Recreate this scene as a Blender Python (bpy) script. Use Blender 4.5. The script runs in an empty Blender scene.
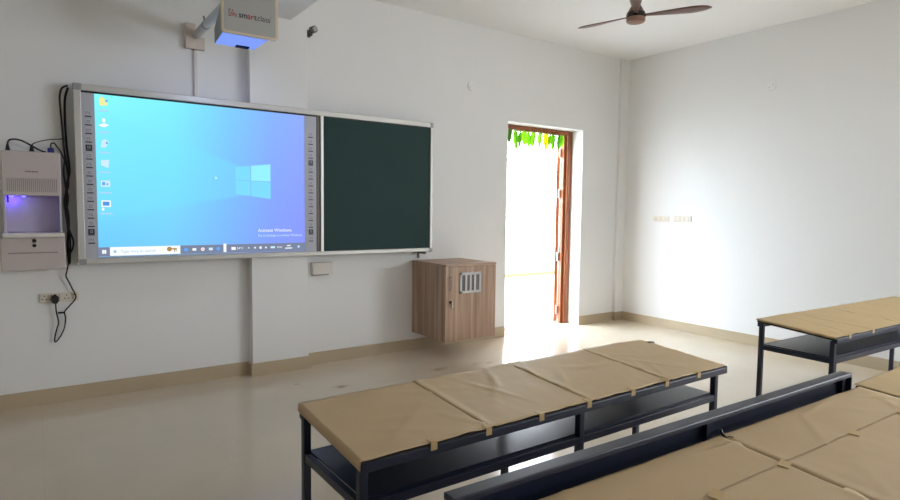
import bpy, bmesh, math, random
from mathutils import Vector, Matrix, noise
random.seed(7)
S = bpy.context.scene
COL = S.collection
PI = math.pi

# ------------------------------------------------------------------ camera
F = Vector((0.57477327, 0.81539572, -0.06903269))
R = Vector((0.81776185, -0.5754337, 0.01189981))
U = Vector((0.03002069, 0.06329199, 0.99754342))
cam_data = bpy.data.cameras.new('camera')
cam_data.sensor_fit = 'HORIZONTAL'
cam_data.sensor_width = 36.0
cam_data.lens = 588.85 / 900 * 36.0
cam_data.clip_start = 0.02
cam_data.clip_end = 200
cam = bpy.data.objects.new('camera', cam_data)
COL.objects.link(cam)
cam.matrix_world = Matrix(((R.x, U.x, -F.x, 0.0), (R.y, U.y, -F.y, 0.0), (R.z, U.z, -F.z, 1.35), (0, 0, 0, 1)))
S.camera = cam

# ------------------------------------------------------------------ sky, light, exposure
W = bpy.data.worlds.new('sky'); S.world = W
W.use_nodes = True
bg = W.node_tree.nodes['Background']
bg.inputs['Color'].default_value = (0.86, 0.925, 1.0, 1)
bg.inputs['Strength'].default_value = 14.0

def sun(direction, strength, angle, color):
    d = bpy.data.lights.new('sun', 'SUN'); d.energy = strength; d.angle = angle; d.color = color
    o = bpy.data.objects.new('sun', d); COL.objects.link(o)
    o.rotation_euler = Vector(direction).to_track_quat('-Z', 'Y').to_euler()
sun((0.35, 0.60, -0.75), 50.0, math.radians(1), (0.97, 0.98, 1.0))

def window_light(loc, rot, sx, sy, energy, color):
    d = bpy.data.lights.new('window_daylight', 'AREA'); d.shape = 'RECTANGLE'; d.size = sx; d.size_y = sy
    d.energy = energy; d.color = color
    o = bpy.data.objects.new('window_daylight', d); COL.objects.link(o)
    o.location = loc; o.rotation_euler = rot
def portal(loc, rot, sx, sy):
    d = bpy.data.lights.new('opening_portal', 'AREA'); d.shape = 'RECTANGLE'; d.size = sx; d.size_y = sy
    d.cycles.is_portal = True
    o = bpy.data.objects.new('opening_portal', d); COL.objects.link(o)
    o.location = loc; o.rotation_euler = rot
portal((4.655, 5.03, 1.13), (-PI/2, 0, 0), 1.15, 2.26)            # doorway, facing into the room
portal((6.11, -1.30, 1.65), (0, PI/2, 0), 1.5, 3.6)              # added unseen window of the right wall, facing into the room

S.view_settings.view_transform = 'Standard'
S.view_settings.look = 'None'
S.view_settings.exposure = 0.06
S.view_settings.gamma = 1.0
S.view_settings.use_curve_mapping = False
S.cycles.max_bounces = 14
S.cycles.diffuse_bounces = 10
S.cycles.glossy_bounces = 6
S.cycles.sample_clamp_indirect = 40
S.cycles.caustics_reflective = False
S.cycles.caustics_refractive = False
S.cycles.use_denoising = True

# ------------------------------------------------------------------ materials
def lin(c):
    return tuple(((x / 255) / 12.92 if x / 255 <= 0.04045 else ((x / 255 + 0.055) / 1.055) ** 2.4) for x in c) + (1.0,)

def mat(name, rgb, rough=0.6, metal=0.0, spec=0.5, vary=0.0, scale=20.0, bump=0.0, bscale=200.0):
    m = bpy.data.materials.new(name); m.use_nodes = True
    nt = m.node_tree; b = nt.nodes['Principled BSDF']
    b.inputs['Base Color'].default_value = lin(rgb)
    b.inputs['Roughness'].default_value = rough
    b.inputs['Metallic'].default_value = metal
    b.inputs['Specular IOR Level'].default_value = spec
    tc = nt.nodes.new('ShaderNodeTexCoord')
    if vary:
        n = nt.nodes.new('ShaderNodeTexNoise'); n.inputs['Scale'].default_value = scale; n.inputs['Detail'].default_value = 5
        nt.links.new(tc.outputs['Object'], n.inputs['Vector'])
        mx = nt.nodes.new('ShaderNodeMix'); mx.data_type = 'RGBA'
        c = lin(rgb)
        mx.inputs[6].default_value = tuple(k * (1 - vary) for k in c[:3]) + (1,)
        mx.inputs[7].default_value = tuple(min(1, k * (1 + vary)) for k in c[:3]) + (1,)
        nt.links.new(n.outputs['Fac'], mx.inputs[0]); nt.links.new(mx.outputs[2], b.inputs['Base Color'])
    if bump:
        n2 = nt.nodes.new('ShaderNodeTexNoise'); n2.inputs['Scale'].default_value = bscale; n2.inputs['Detail'].default_value = 3
        nt.links.new(tc.outputs['Object'], n2.inputs['Vector'])
        bp = nt.nodes.new('ShaderNodeBump'); bp.inputs['Strength'].default_value = bump; bp.inputs['Distance'].default_value = 0.002
        nt.links.new(n2.outputs['Fac'], bp.inputs['Height']); nt.links.new(bp.outputs['Normal'], b.inputs['Normal'])
    return m

def emit(name, rgb, strength=1.0):
    m = bpy.data.materials.new(name); m.use_nodes = True
    nt = m.node_tree; nt.nodes.remove(nt.nodes['Principled BSDF'])
    e = nt.nodes.new('ShaderNodeEmission'); e.inputs['Color'].default_value = lin(rgb); e.inputs['Strength'].default_value = strength
    nt.links.new(e.outputs[0], nt.nodes['Material Output'].inputs['Surface'])
    return m

def floor_mat():
    m = mat('polished_tile', (214, 196, 170), 0.16, 0, 0.5)
    nt = m.node_tree; b = nt.nodes['Principled BSDF']; N = nt.nodes.new; L = nt.links.new
    tc = N('ShaderNodeTexCoord')
    n = N('ShaderNodeTexNoise'); n.inputs['Scale'].default_value = 2.2; n.inputs['Detail'].default_value = 8; n.inputs['Roughness'].default_value = 0.6
    L(tc.outputs['Object'], n.inputs['Vector'])
    mx = N('ShaderNodeMix'); mx.data_type = 'RGBA'
    mx.inputs[6].default_value = lin((198, 183, 161)); mx.inputs[7].default_value = lin((212, 199, 179))
    L(n.outputs['Fac'], mx.inputs[0])
    br = N('ShaderNodeTexBrick'); br.offset = 0; br.squash = 1
    br.inputs['Scale'].default_value = 1.0; br.inputs['Mortar Size'].default_value = 0.0012
    br.inputs['Brick Width'].default_value = 0.8; br.inputs['Row Height'].default_value = 0.8
    br.inputs['Color1'].default_value = (1, 1, 1, 1); br.inputs['Color2'].default_value = (1, 1, 1, 1); br.inputs['Mortar'].default_value = (0.93, 0.92, 0.90, 1)
    L(tc.outputs['Object'], br.inputs['Vector'])
    mu = N('ShaderNodeMix'); mu.data_type = 'RGBA'; mu.blend_type = 'MULTIPLY'; mu.inputs[0].default_value = 1
    L(mx.outputs[2], mu.inputs[6]); L(br.outputs['Color'], mu.inputs[7])
    # brown scuff marks with a shape of their own
    n3 = N('ShaderNodeTexNoise'); n3.inputs['Scale'].default_value = 9; n3.inputs['Detail'].default_value = 6
    L(tc.outputs['Object'], n3.inputs['Vector'])
    cur = mu.outputs[2]
    for (x, y, rx, ry, amt) in [(4.09, 4.24, .12, .10, 1.0), (3.90, 4.10, .05, .07, .8), (1.85, 4.04, .11, .05, .6), (3.15, 3.99, .2, .06, .5),
                                (1.62, 4.28, .10, .03, .5), (2.75, 4.05, .2, .05, .4), (3.62, 4.33, .05, .03, .3)]:
        mp = N('ShaderNodeMapping'); mp.inputs['Location'].default_value = (-x / rx, -y / ry, 0); mp.inputs['Scale'].default_value = (1 / rx, 1 / ry, 0)
        L(tc.outputs['Object'], mp.inputs['Vector'])
        ln = N('ShaderNodeVectorMath'); ln.operation = 'LENGTH'; L(mp.outputs[0], ln.inputs[0])
        mr = N('ShaderNodeMapRange'); mr.inputs[1].default_value = 1.0; mr.inputs[2].default_value = 0.2; mr.inputs[3].default_value = 0; mr.inputs[4].default_value = 1
        L(ln.outputs['Value'], mr.inputs[0])
        mn = N('ShaderNodeMapRange'); mn.inputs[1].default_value = .48; mn.inputs[2].default_value = .60; mn.inputs[3].default_value = 0; mn.inputs[4].default_value = amt
        L(n3.outputs['Fac'], mn.inputs[0])
        ml = N('ShaderNodeMath'); ml.operation = 'MULTIPLY'; L(mr.outputs[0], ml.inputs[0]); L(mn.outputs[0], ml.inputs[1])
        m2 = N('ShaderNodeMix'); m2.data_type = 'RGBA'; m2.inputs[7].default_value = lin((122, 84, 52))
        L(ml.outputs[0], m2.inputs[0]); L(cur, m2.inputs[6]); cur = m2.outputs[2]
    L(cur, b.inputs['Base Color'])
    return m

def wood_mat(name, dark, light, rough=0.45, sx=60.0, sz=2.0, axis='Z', band=0.35):
    m = mat(name, dark, rough)
    nt = m.node_tree; b = nt.nodes['Principled BSDF']; N = nt.nodes.new; L = nt.links.new
    tc = N('ShaderNodeTexCoord'); mp = N('ShaderNodeMapping')
    mp.inputs['Scale'].default_value = (sx, sx, sz) if axis == 'Z' else (sz, sx, sx)
    L(tc.outputs['Object'], mp.inputs['Vector'])
    n = N('ShaderNodeTexNoise'); n.inputs['Scale'].default_value = 1.0; n.inputs['Detail'].default_value = 4; n.inputs['Distortion'].default_value = 0.3
    L(mp.outputs[0], n.inputs['Vector'])
    r = N('ShaderNodeValToRGB'); r.color_ramp.elements[0].position = 0.5 - band / 2; r.color_ramp.elements[1].position = 0.5 + band / 2
    r.color_ramp.elements[0].color = lin(dark); r.color_ramp.elements[1].color = lin(light)
    L(n.outputs['Fac'], r.inputs[0]); L(r.outputs[0], b.inputs['Base Color'])
    return m

M = dict(
    wall=mat('wall_paint', (226, 226, 225), 0.7, 0, 0.3, 0.012, 1.5, 0.05, 60),
    ceil=mat('ceiling_paint', (229, 229, 228), 0.8, 0, 0.2, 0.01, 1.5),
    floor=floor_mat(),
    skirt=mat('skirting_tile', (182, 166, 140), 0.35, 0, 0.4, 0.06, 6),
    concrete=mat('outside_paving', (200, 200, 198), 0.9, 0, 0.2, 0.08, 3),
    added_facade=mat('added_facade_paint', (218, 228, 236), 0.9, 0, 0.2, 0.03, 1),  # paint of the unseen building added for bounced daylight
    kerb=mat('outside_kerb', (172, 112, 66), 0.9, 0, 0.2, 0.15, 6),
    frame_wood=wood_mat('door_wood', (112, 56, 24), (162, 92, 46), 0.4, 40, 1.5),
    metal=mat('hinge_steel', (205, 205, 205), 0.35, 0.9),
    chrome=mat('handle_steel', (190, 188, 182), 0.25, 1.0),
    alu=mat('board_aluminium', (196, 194, 188), 0.42, 0.35, 0.5, 0.02, 40),
    alu_light=mat('divider_aluminium', (226, 226, 220), 0.4, 0.3),
    corner=mat('corner_plastic', (150, 150, 150), 0.5),
    strip=mat('control_strip_plastic', (182, 184, 192), 0.5),
    button=mat('strip_button', (184, 186, 194), 0.5),
    button_dark=mat('strip_button_dark', (42, 44, 56), 0.5),
    symbol=mat('button_symbol_grey', (112, 112, 122), 0.5),
    blackp=mat('black_plastic', (16, 16, 18), 0.45),
    gap=mat('divider_channel', (104, 98, 92), 0.5, 0.4),
    chalk=mat('green_chalkboard', (27, 56, 53), 0.6, 0, 0.25, 0.10, 4, 0.05, 300),
    white_plastic=mat('white_plastic', (214, 208, 200), 0.45),
    beige_plastic=mat('beige_rim', (212, 196, 172), 0.5),
    grey_panel=mat('projector_face', (168, 168, 164), 0.45),
    proj_body=mat('projector_body', (150, 150, 150), 0.5),
    arm=mat('projector_arm', (186, 188, 192), 0.35, 0.2),
    box_white=mat('equipment_box_steel', (190, 180, 177), 0.5),
    box_inner=mat('equipment_niche', (190, 184, 190), 0.55, 0, 0.5, 0.03, 20),
    box_slit=mat('vent_slit', (140, 132, 130), 0.7),
    cable=mat('black_cable', (14, 13, 14), 0.5),
    vga=mat('blue_connector', (36, 40, 120), 0.5),
    socket=mat('socket_plastic', (214, 206, 192), 0.4),
    hole=mat('socket_hole', (70, 64, 58), 0.7),
    laminate=wood_mat('cabinet_laminate', (138, 110, 92), (190, 160, 134), 0.42, 34, 1.1, 'Z', 0.42),
    grille=mat('vent_silver', (188, 188, 186), 0.4, 0.3),
    grille_dark=mat('vent_recess', (112, 106, 104), 0.7),
    steel=mat('desk_steel_navy', (20, 27, 48), 0.38, 0.0, 0.5, 0.06, 30),
    shelf=mat('desk_shelf_enamel', (27, 30, 46), 0.30, 0.0, 0.6, 0.06, 30, 0.25, 260),
    board_edge=mat('desk_top_board', (44, 40, 40), 0.6),
    paper=mat('kraft_paper', (190, 165, 128), 0.55, 0, 0.35, 0.05, 7, 0.10, 120),
    paper2=mat('kraft_paper_browner', (184, 158, 114), 0.55, 0, 0.35, 0.05, 7, 0.10, 120),
    tape=mat('masking_tape', (188, 160, 112), 0.5, 0, 0.4, 0.05, 30),
    fan=mat('fan_brown', (92, 62, 52), 0.3, 0.3, 0.5),
    fan_dark=mat('fan_dark_band', (34, 18, 16), 0.2, 0.2, 0.6),
    fan_cap=mat('fan_bronze_cap', (138, 106, 92), 0.35, 0.3),
    fixture=mat('grey_fixture', (112, 108, 100), 0.5),
    string=mat('garland_string', (120, 100, 60), 0.8),
)
def leafmat(name, rgb):
    m = mat(name, rgb, 0.45, 0, 0.4, 0.12, 30)
    b = m.node_tree.nodes['Principled BSDF']
    b.inputs['Transmission Weight'].default_value = 0.0
    nt = m.node_tree
    tr = nt.nodes.new('ShaderNodeBsdfTranslucent'); tr.inputs['Color'].default_value = lin(rgb)
    mx = nt.nodes.new('ShaderNodeMixShader'); mx.inputs[0].default_value = 0.5
    nt.links.new(b.outputs[0], mx.inputs[1]); nt.links.new(tr.outputs[0], mx.inputs[2])
    nt.links.new(mx.outputs[0], nt.nodes['Material Output'].inputs['Surface'])
    return m
LEAF = [leafmat('leaf_green', (140, 192, 48)), leafmat('leaf_lime', (170, 216, 60)), leafmat('leaf_dark', (100, 160, 46)), leafmat('leaf_yellow', (230, 214, 40))]

# ------------------------------------------------------------------ mesh helpers
def box(bm, x0, x1, y0, y1, z0, z1, bev=0.0, seg=2):
    r = bmesh.ops.create_cube(bm, size=1.0)
    vs = r['verts']
    bmesh.ops.transform(bm, matrix=Matrix.Translation(((x0 + x1) / 2, (y0 + y1) / 2, (z0 + z1) / 2)) @ Matrix.Diagonal((abs(x1 - x0), abs(y1 - y0), abs(z1 - z0), 1)), verts=vs)
    if bev:
        es = list({e for v in vs for e in v.link_edges})
        bmesh.ops.bevel(bm, geom=es, offset=bev, segments=seg, affect='EDGES', profile=0.5)

def rod(bm, a, b, r, r2=None, seg=16):
    a, b = Vector(a), Vector(b); d = b - a
    m = Matrix.Translation((a + b) / 2) @ d.to_track_quat('Z', 'Y').to_matrix().to_4x4()
    bmesh.ops.create_cone(bm, cap_ends=True, segments=seg, radius1=r, radius2=r if r2 is None else r2, depth=d.length, matrix=m)

def tube(bm, pts, r, seg=8, sub=5):
    P = [Vector(p) for p in pts]
    out = []
    for i in range(len(P) - 1):
        p0 = P[max(i - 1, 0)]; p1 = P[i]; p2 = P[i + 1]; p3 = P[min(i + 2, len(P) - 1)]
        for k in range(sub):
            t = k / sub
            out.append(0.5 * ((2 * p1) + (p2 - p0) * t + (2 * p0 - 5 * p1 + 4 * p2 - p3) * t * t + (3 * p1 - p0 - 3 * p2 + p3) * t ** 3))
    out.append(P[-1])
    rings = []
    n = None
    for i, p in enumerate(out):
        d = (out[min(i + 1, len(out) - 1)] - out[max(i - 1, 0)]).normalized()
        if n is None:
            n = d.orthogonal().normalized()
        n = (n - d * n.dot(d)); n = n.normalized() if n.length > 1e-6 else d.orthogonal().normalized()
        q = d.cross(n)
        rings.append([bm.verts.new(p + (n * math.cos(2 * PI * k / seg) + q * math.sin(2 * PI * k / seg)) * r) for k in range(seg)])
    for a, b in zip(rings, rings[1:]):
        for k in range(seg):
            bm.faces.new((a[k], a[(k + 1) % seg], b[(k + 1) % seg], b[k]))
    bm.faces.new(rings[0][::-1]); bm.faces.new(rings[-1])

def lathe(bm, prof, seg=32):
    rings = [[bm.verts.new((r * math.cos(2 * PI * k / seg), r * math.sin(2 * PI * k / seg), z)) for k in range(seg)] for r, z in prof]
    for a, b in zip(rings, rings[1:]):
        for k in range(seg):
            bm.faces.new((a[k], a[(k + 1) % seg], b[(k + 1) % seg], b[k]))
    bm.faces.new(rings[0][::-1]); bm.faces.new(rings[-1])

def prism(bm, poly, y0, y1):
    """polygon in X-Z extruded along Y"""
    a = [bm.verts.new((x, y0, z)) for x, z in poly]; b = [bm.verts.new((x, y1, z)) for x, z in poly]
    n = len(poly)
    bm.faces.new(a); bm.faces.new(b[::-1])
    for i in range(n):
        bm.faces.new((a[i], b[i], b[(i + 1) % n], a[(i + 1) % n]))

def rrect(x0, x1, z0, z1, r, n=5):
    pts = []
    for cx, cz, a0 in ((x1 - r, z0 + r, -PI / 2), (x1 - r, z1 - r, 0), (x0 + r, z1 - r, PI / 2), (x0 + r, z0 + r, PI)):
        for k in range(n + 1):
            a = a0 + PI / 2 * k / n
            pts.append((cx + r * math.cos(a), cz + r * math.sin(a)))
    return pts

def obj(name, bm, m, parent=None, smooth=False, label=None):
    bmesh.ops.recalc_face_normals(bm, faces=bm.faces[:])
    me = bpy.data.meshes.new(name); bm.to_mesh(me); bm.free()
    if m is not None:
        me.materials.append(m)
    if smooth:
        for p in me.polygons: p.use_smooth = True
    o = bpy.data.objects.new(name, me); COL.objects.link(o)
    if parent is not None: o.parent = parent
    if label: o['label'] = label
    return o

def smooth_angle(o, ang=0.6):
    for p in o.data.polygons: p.use_smooth = True
    md = o.modifiers.new('edges', 'EDGE_SPLIT'); md.split_angle = ang
    return o

def bx(name, dims, m, parent=None, bev=0.0, label=None):
    bm = bmesh.new(); box(bm, *dims, bev=bev); return obj(name, bm, m, parent, label=label)

def thing(name, label, cat, loc=(0, 0, 0), rotz=0.0, group=None):
    o = bpy.data.objects.new(name, None); COL.objects.link(o)
    o.empty_display_size = 0.1
    o.location = loc; o.rotation_euler = (0, 0, rotz); o['label'] = label; o['category'] = cat
    if group: o['group'] = group
    return o

def tag(o, label, cat, group=None):
    o['label'] = label; o['category'] = cat
    if group: o['group'] = group
    return o

def struct(o):
    o['kind'] = 'structure'; return o

def text(name, body, size, m, parent, x, y, z, extrude=0.0004, sx=1.0, bold=0.0):
    cu = bpy.data.curves.new(name, 'FONT'); cu.body = body; cu.size = size; cu.extrude = extrude; cu.offset = bold
    t = bpy.data.objects.new(name, cu); COL.objects.link(t)
    dg = bpy.context.evaluated_depsgraph_get()
    me = bpy.data.meshes.new_from_object(t.evaluated_get(dg))
    bpy.data.objects.remove(t); bpy.data.curves.remove(cu)
    me.transform(Matrix.Translation((x, y, z)) @ Matrix.Rotation(PI / 2, 4, 'X') @ Matrix.Diagonal((sx, 1, 1, 1)))
    me.name = name
    me.materials.clear(); me.materials.append(m)
    o = bpy.data.objects.new(name, me); COL.objects.link(o); o.parent = parent
    return o

# ------------------------------------------------------------------ the room
XL, XR, YB, YF, ZC = -4.6, 5.978, -4.6, 4.765, 3.182
WT = 0.23
DX0, DX1, DZ = 4.085, 5.228, 2.28
struct(bx('floor', (XL - WT, XR + WT, YB - WT, YF + WT, -0.12, 0.0), M['floor']))
struct(bx('ceiling', (XL - WT, XR + WT, YB - WT, YF + WT, ZC, ZC + 0.15), M['ceil']))
bm = bmesh.new()
box(bm, XL - WT, DX0, YF, YF + WT, 0, ZC); box(bm, DX1, XR + WT, YF, YF + WT, 0, ZC); box(bm, DX0, DX1, YF, YF + WT, DZ, ZC)
struct(obj('wall_front', bm, M['wall']))
WY0, WY1, WZ0, WZ1 = -3.1, 0.5, 0.9, 2.4
bm = bmesh.new()
box(bm, XR, XR + WT, YB, WY0, 0, ZC); box(bm, XR, XR + WT, WY1, YF, 0, ZC); box(bm, XR, XR + WT, WY0, WY1, 0, WZ0); box(bm, XR, XR + WT, WY0, WY1, WZ1, ZC)
struct(obj('wall_right', bm, M['wall']))
struct(bx('wall_left', (XL - WT, XL, YB, YF, 0, ZC), M['wall']))
struct(bx('wall_back', (XL - WT, XR + WT, YB - WT, YB, 0, ZC), M['wall']))
bm = bmesh.new()
x0, x1 = XR + .04, XR + .10
for y0, y1, z0, z1 in ((WY0, WY0 + .06, WZ0, WZ1), (WY1 - .06, WY1, WZ0, WZ1), (WY0, WY1, WZ0, WZ0 + .06), (WY0, WY1, WZ1 - .06, WZ1), (-1.33, -1.27, WZ0, WZ1)):
    box(bm, x0, x1, y0, y1, z0, z1)
struct(obj('added_window', bm, M['frame_wood']))  # unseen window, added to fill the room with light from the right
struct(bx('added_upper_mass', (XL - WT, XR + WT, YB - WT, YF + WT, ZC + .16, 7.4), M['wall']))  # unseen mass above the room, added to shade the paving outside
# pillar, ceiling beam and the boxed-in corner pipe
struct(bx('trim_1', (1.386, 1.852, YF - 0.09, YF + 0.01, 0, ZC), M['wall'], bev=0.004))
struct(bx('trim_2', (1.42, 1.717, YB, YF - 0.085, 2.84, ZC + 0.01), M['wall'], bev=0.003))
bm = bmesh.new(); box(bm, 5.842, XR + 0.01, YF - 0.04, YF + 0.01, 0, ZC, bev=0.012, seg=3)
struct(obj('trim_3', bm, M['wall']))
# skirting
SK, ST = 0.104, 0.012
bm = bmesh.new()
box(bm, XL, 1.386 - ST, YF - ST, YF, 0, SK); box(bm, 1.852 + ST, DX0, YF - ST, YF, 0, SK); box(bm, DX1, 5.842 - ST, YF - ST, YF, 0, SK)
box(bm, 1.386 - ST, 1.852 + ST, YF - 0.09 - ST, YF - 0.09, 0, SK); box(bm, 1.386 - ST, 1.386, YF - 0.09, YF, 0, SK); box(bm, 1.852, 1.852 + ST, YF - 0.09, YF, 0, SK)
box(bm, 5.842 - ST, XR, YF - 0.04 - ST, YF - 0.04, 0, SK); box(bm, 5.842 - ST, 5.842, YF - 0.04, YF, 0, SK)
struct(obj('baseboard_front', bm, M['skirt']))
struct(bx('baseboard_right', (XR - ST, XR, YB, YF - 0.04 - ST, 0, SK), M['skirt']))
# doorway: frame, leaf swung open outside, hinges
door = bpy.data.objects.new('door_1', None); COL.objects.link(door); door['kind'] = 'structure'
door.location = (DX1, YF + 0.2, 0)
fy0, fy1 = YF + 0.165, YF + 0.235
def dpart(name, bm, m):
    bmesh.ops.translate(bm, verts=bm.verts[:], vec=-Vector(door.location))
    return obj(name, bm, m, door)
bm = bmesh.new()
box(bm, DX0 + .001, DX0 + .07, fy0, fy1, 0, DZ - .001, bev=.004); box(bm, DX1 - .07, DX1 - .001, fy0, fy1, 0, DZ - .001, bev=.004)
box(bm, DX0 + .07, DX1 - .07, fy0, fy1, DZ - .055, DZ - .001, bev=.004)
box(bm, DX1 - .105, DX1 - .068, fy0 + .03, fy1, 0, DZ - .05, bev=.003); box(bm, DX0 + .068, DX0 + .1, fy0 + .03, fy1, 0, DZ - .05, bev=.003)
dpart('door_frame', bm, M['frame_wood'])
bm = bmesh.new()
box(bm, -.02, .95, 0, .04, 0.012, 2.19, bev=.003)
for z0, z1 in ((.18, .95), (1.1, 2.05)):
    box(bm, .12, .82, -.008, .048, z0, z1, bev=.008)
bmesh.ops.transform(bm, matrix=Matrix.Translation((5.135, YF + 0.262, 0)) @ Matrix.Rotation(math.radians(40), 4, 'Z'), verts=bm.verts[:])
dpart('door_leaf', bm, M['frame_wood'])
for z in (2.03, 1.55, .80, .16):
    bm = bmesh.new(); rod(bm, (5.125, YF + .252, z - .05), (5.125, YF + .252, z + .05), .009, seg=10)
    box(bm, 5.09, 5.124, YF + .232, YF + .24, z - .05, z + .05)
    dpart('hinge', bm, M['metal'])
# outside: paving and a low kerb wall across it
struct(bx('ground', (-14, 22, YF + WT, 26, -0.22, -0.03), M['concrete']))
struct(bx('wall_outside', (-6, 20, 9.1, 9.3, -0.03, 0.035), M['kerb']))
struct(bx('added_building', (-9.8, 4.0, 14.0, 18.0, -0.03, 14.0), M['added_facade']))  # unseen building, added to bounce sunlight through the doorway onto the right wall

# leaf garland on the door frame
gar = thing('leaf_garland', 'garland of green and yellow mango leaves hung across the top of the doorway', 'garland', (4.66, YF + .16, DZ - .05))
bm = bmesh.new(); tube(bm, [(-.50, 0, 0), (-.25, 0, -.008), (0, 0, -.004), (.25, 0, -.008), (.46, 0, 0)], .003, 6)
obj('string', bm, M['string'], gar)
def leaf(x, y, length, width, tilt, yaw, m, label=None):
    bm = bmesh.new(); n = 10
    L_, C_, R_ = [], [], []
    for i in range(n + 1):
        t = i / n; w = width * (math.sin(PI * min(1, t * 0.9 + 0.06)) ** 0.8) * (1 - .35 * t); w = max(w, .0008)
        bend = .02 * t * t
        z = -t * length
        L_.append(bm.verts.new((-w, bend + .35 * w, z))); C_.append(bm.verts.new((0, bend, z))); R_.append(bm.verts.new((w, bend + .35 * w, z)))
    for i in range(n):
        bm.faces.new((L_[i], C_[i], C_[i + 1], L_[i + 1])); bm.faces.new((C_[i], R_[i], R_[i + 1], C_[i + 1]))
    bmesh.ops.transform(bm, matrix=Matrix.Translation((x, y, 0)) @ Matrix.Rotation(yaw, 4, 'Z') @ Matrix.Rotation(tilt, 4, 'Y'), verts=bm.verts[:])
    o = obj('leaf', bm, m, gar, smooth=True)
    so = o.modifiers.new('thick', 'SOLIDIFY'); so.thickness = .0015
    if label: o['label'] = label
    return o
gx = -.47
k = 0
while gx < .45:
    yel = k in (13, 14)
    mid = random.choice([0, 0, 1, 1, 2]) if not yel else 3
    leaf(gx, random.uniform(-.012, .012), random.uniform(.14, .25), random.uniform(.026, .042), random.uniform(-.16, .16), random.uniform(-.45, .45), LEAF[mid], 'yellow leaf' if yel else None)
    gx += random.uniform(.030, .060); k += 1
# a dropped leaf on the paving outside
bm = bmesh.new()
n = 8; A, B_ = [], []
for i in range(n + 1):
    t = i / n; w = .03 * math.sin(PI * (t * .9 + .05)); z = .012 + .02 * math.sin(PI * t)
    A.append(bm.verts.new((-.09 + .18 * t, -w, z))); B_.append(bm.verts.new((-.09 + .18 * t, w, z + .01)))
for i in range(n): bm.faces.new((A[i], A[i + 1], B_[i + 1], B_[i]))
o = obj('fallen_leaf', bm, LEAF[2], None, smooth=True); o.location = (5.14, 5.29, -.04); o.rotation_euler = (0, 0, -.7)
o.modifiers.new('thick', 'SOLIDIFY').thickness = .002
tag(o, 'small dry green leaf lying on the bright paving just outside the doorway', 'leaf')

# ------------------------------------------------------------------ interactive board with green chalkboard
BX0, BX1, BZ0, BZ1, BY = 0.229, 3.064, 0.951, 2.149, YF - 0.13
FB = 0.043
board = thing('interactive_board', 'wide aluminium framed classroom board with lit computer desktop at left and green chalkboard at right', 'board', (BX0, YF - .09, BZ0))
def bpart(name, bm, m, parent=board, **kw):
    bmesh.ops.translate(bm, verts=bm.verts[:], vec=-Vector(board.location)); return obj(name, bm, m, parent, **kw)
def bbox(name, d, m, parent=board, bev=0.0, label=None):
    bm = bmesh.new(); box(bm, *d, bev=bev); return bpart(name, bm, m, parent, label=label)
bm = bmesh.new()
yb = YF - .091
box(bm, BX0, BX1, BY, yb, BZ1 - FB, BZ1, bev=.005); box(bm, BX0, BX1, BY, yb, BZ0, BZ0 + FB - .008, bev=.005)
box(bm, BX0, BX0 + FB, BY, yb, BZ0 + .02, BZ1 - .02, bev=.005); box(bm, BX1 - .030, BX1, BY, yb, BZ0 + .02, BZ1 - .02, bev=.005)
bpart('frame', bm, M['alu'])
for x in (BX0, BX1):
    for z in (BZ0, BZ1):
        xs = (x - .002, x + .05) if x == BX0 else (x - .036, x + .002)
        zs = (z - .002, z + .037) if z == BZ0 else (z - .045, z + .002)
        bbox('corner_cap', (xs[0], xs[1], BY - .002, yb, zs[0], zs[1]), M['corner'], bev=.006, label='grey plastic corner cap')
IX0, IZ0, IZ1 = BX0 + FB, BZ0 + FB - .008, BZ1 - FB
PY = BY + .012     # face of the white panel and strips
bbox('back_panel', (IX0, 1.93, PY + .002, yb, IZ0, IZ1), M['strip'])
bbox('shadow_gap', (IX0, 1.92, PY - .001, PY + .002, IZ1 - .012, IZ1), M['blackp'], label='thin dark line under the top rail')
SX0, SX1, SZ0, SZ1 = 0.348, 1.812, 0.998, IZ1 - .013

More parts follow.
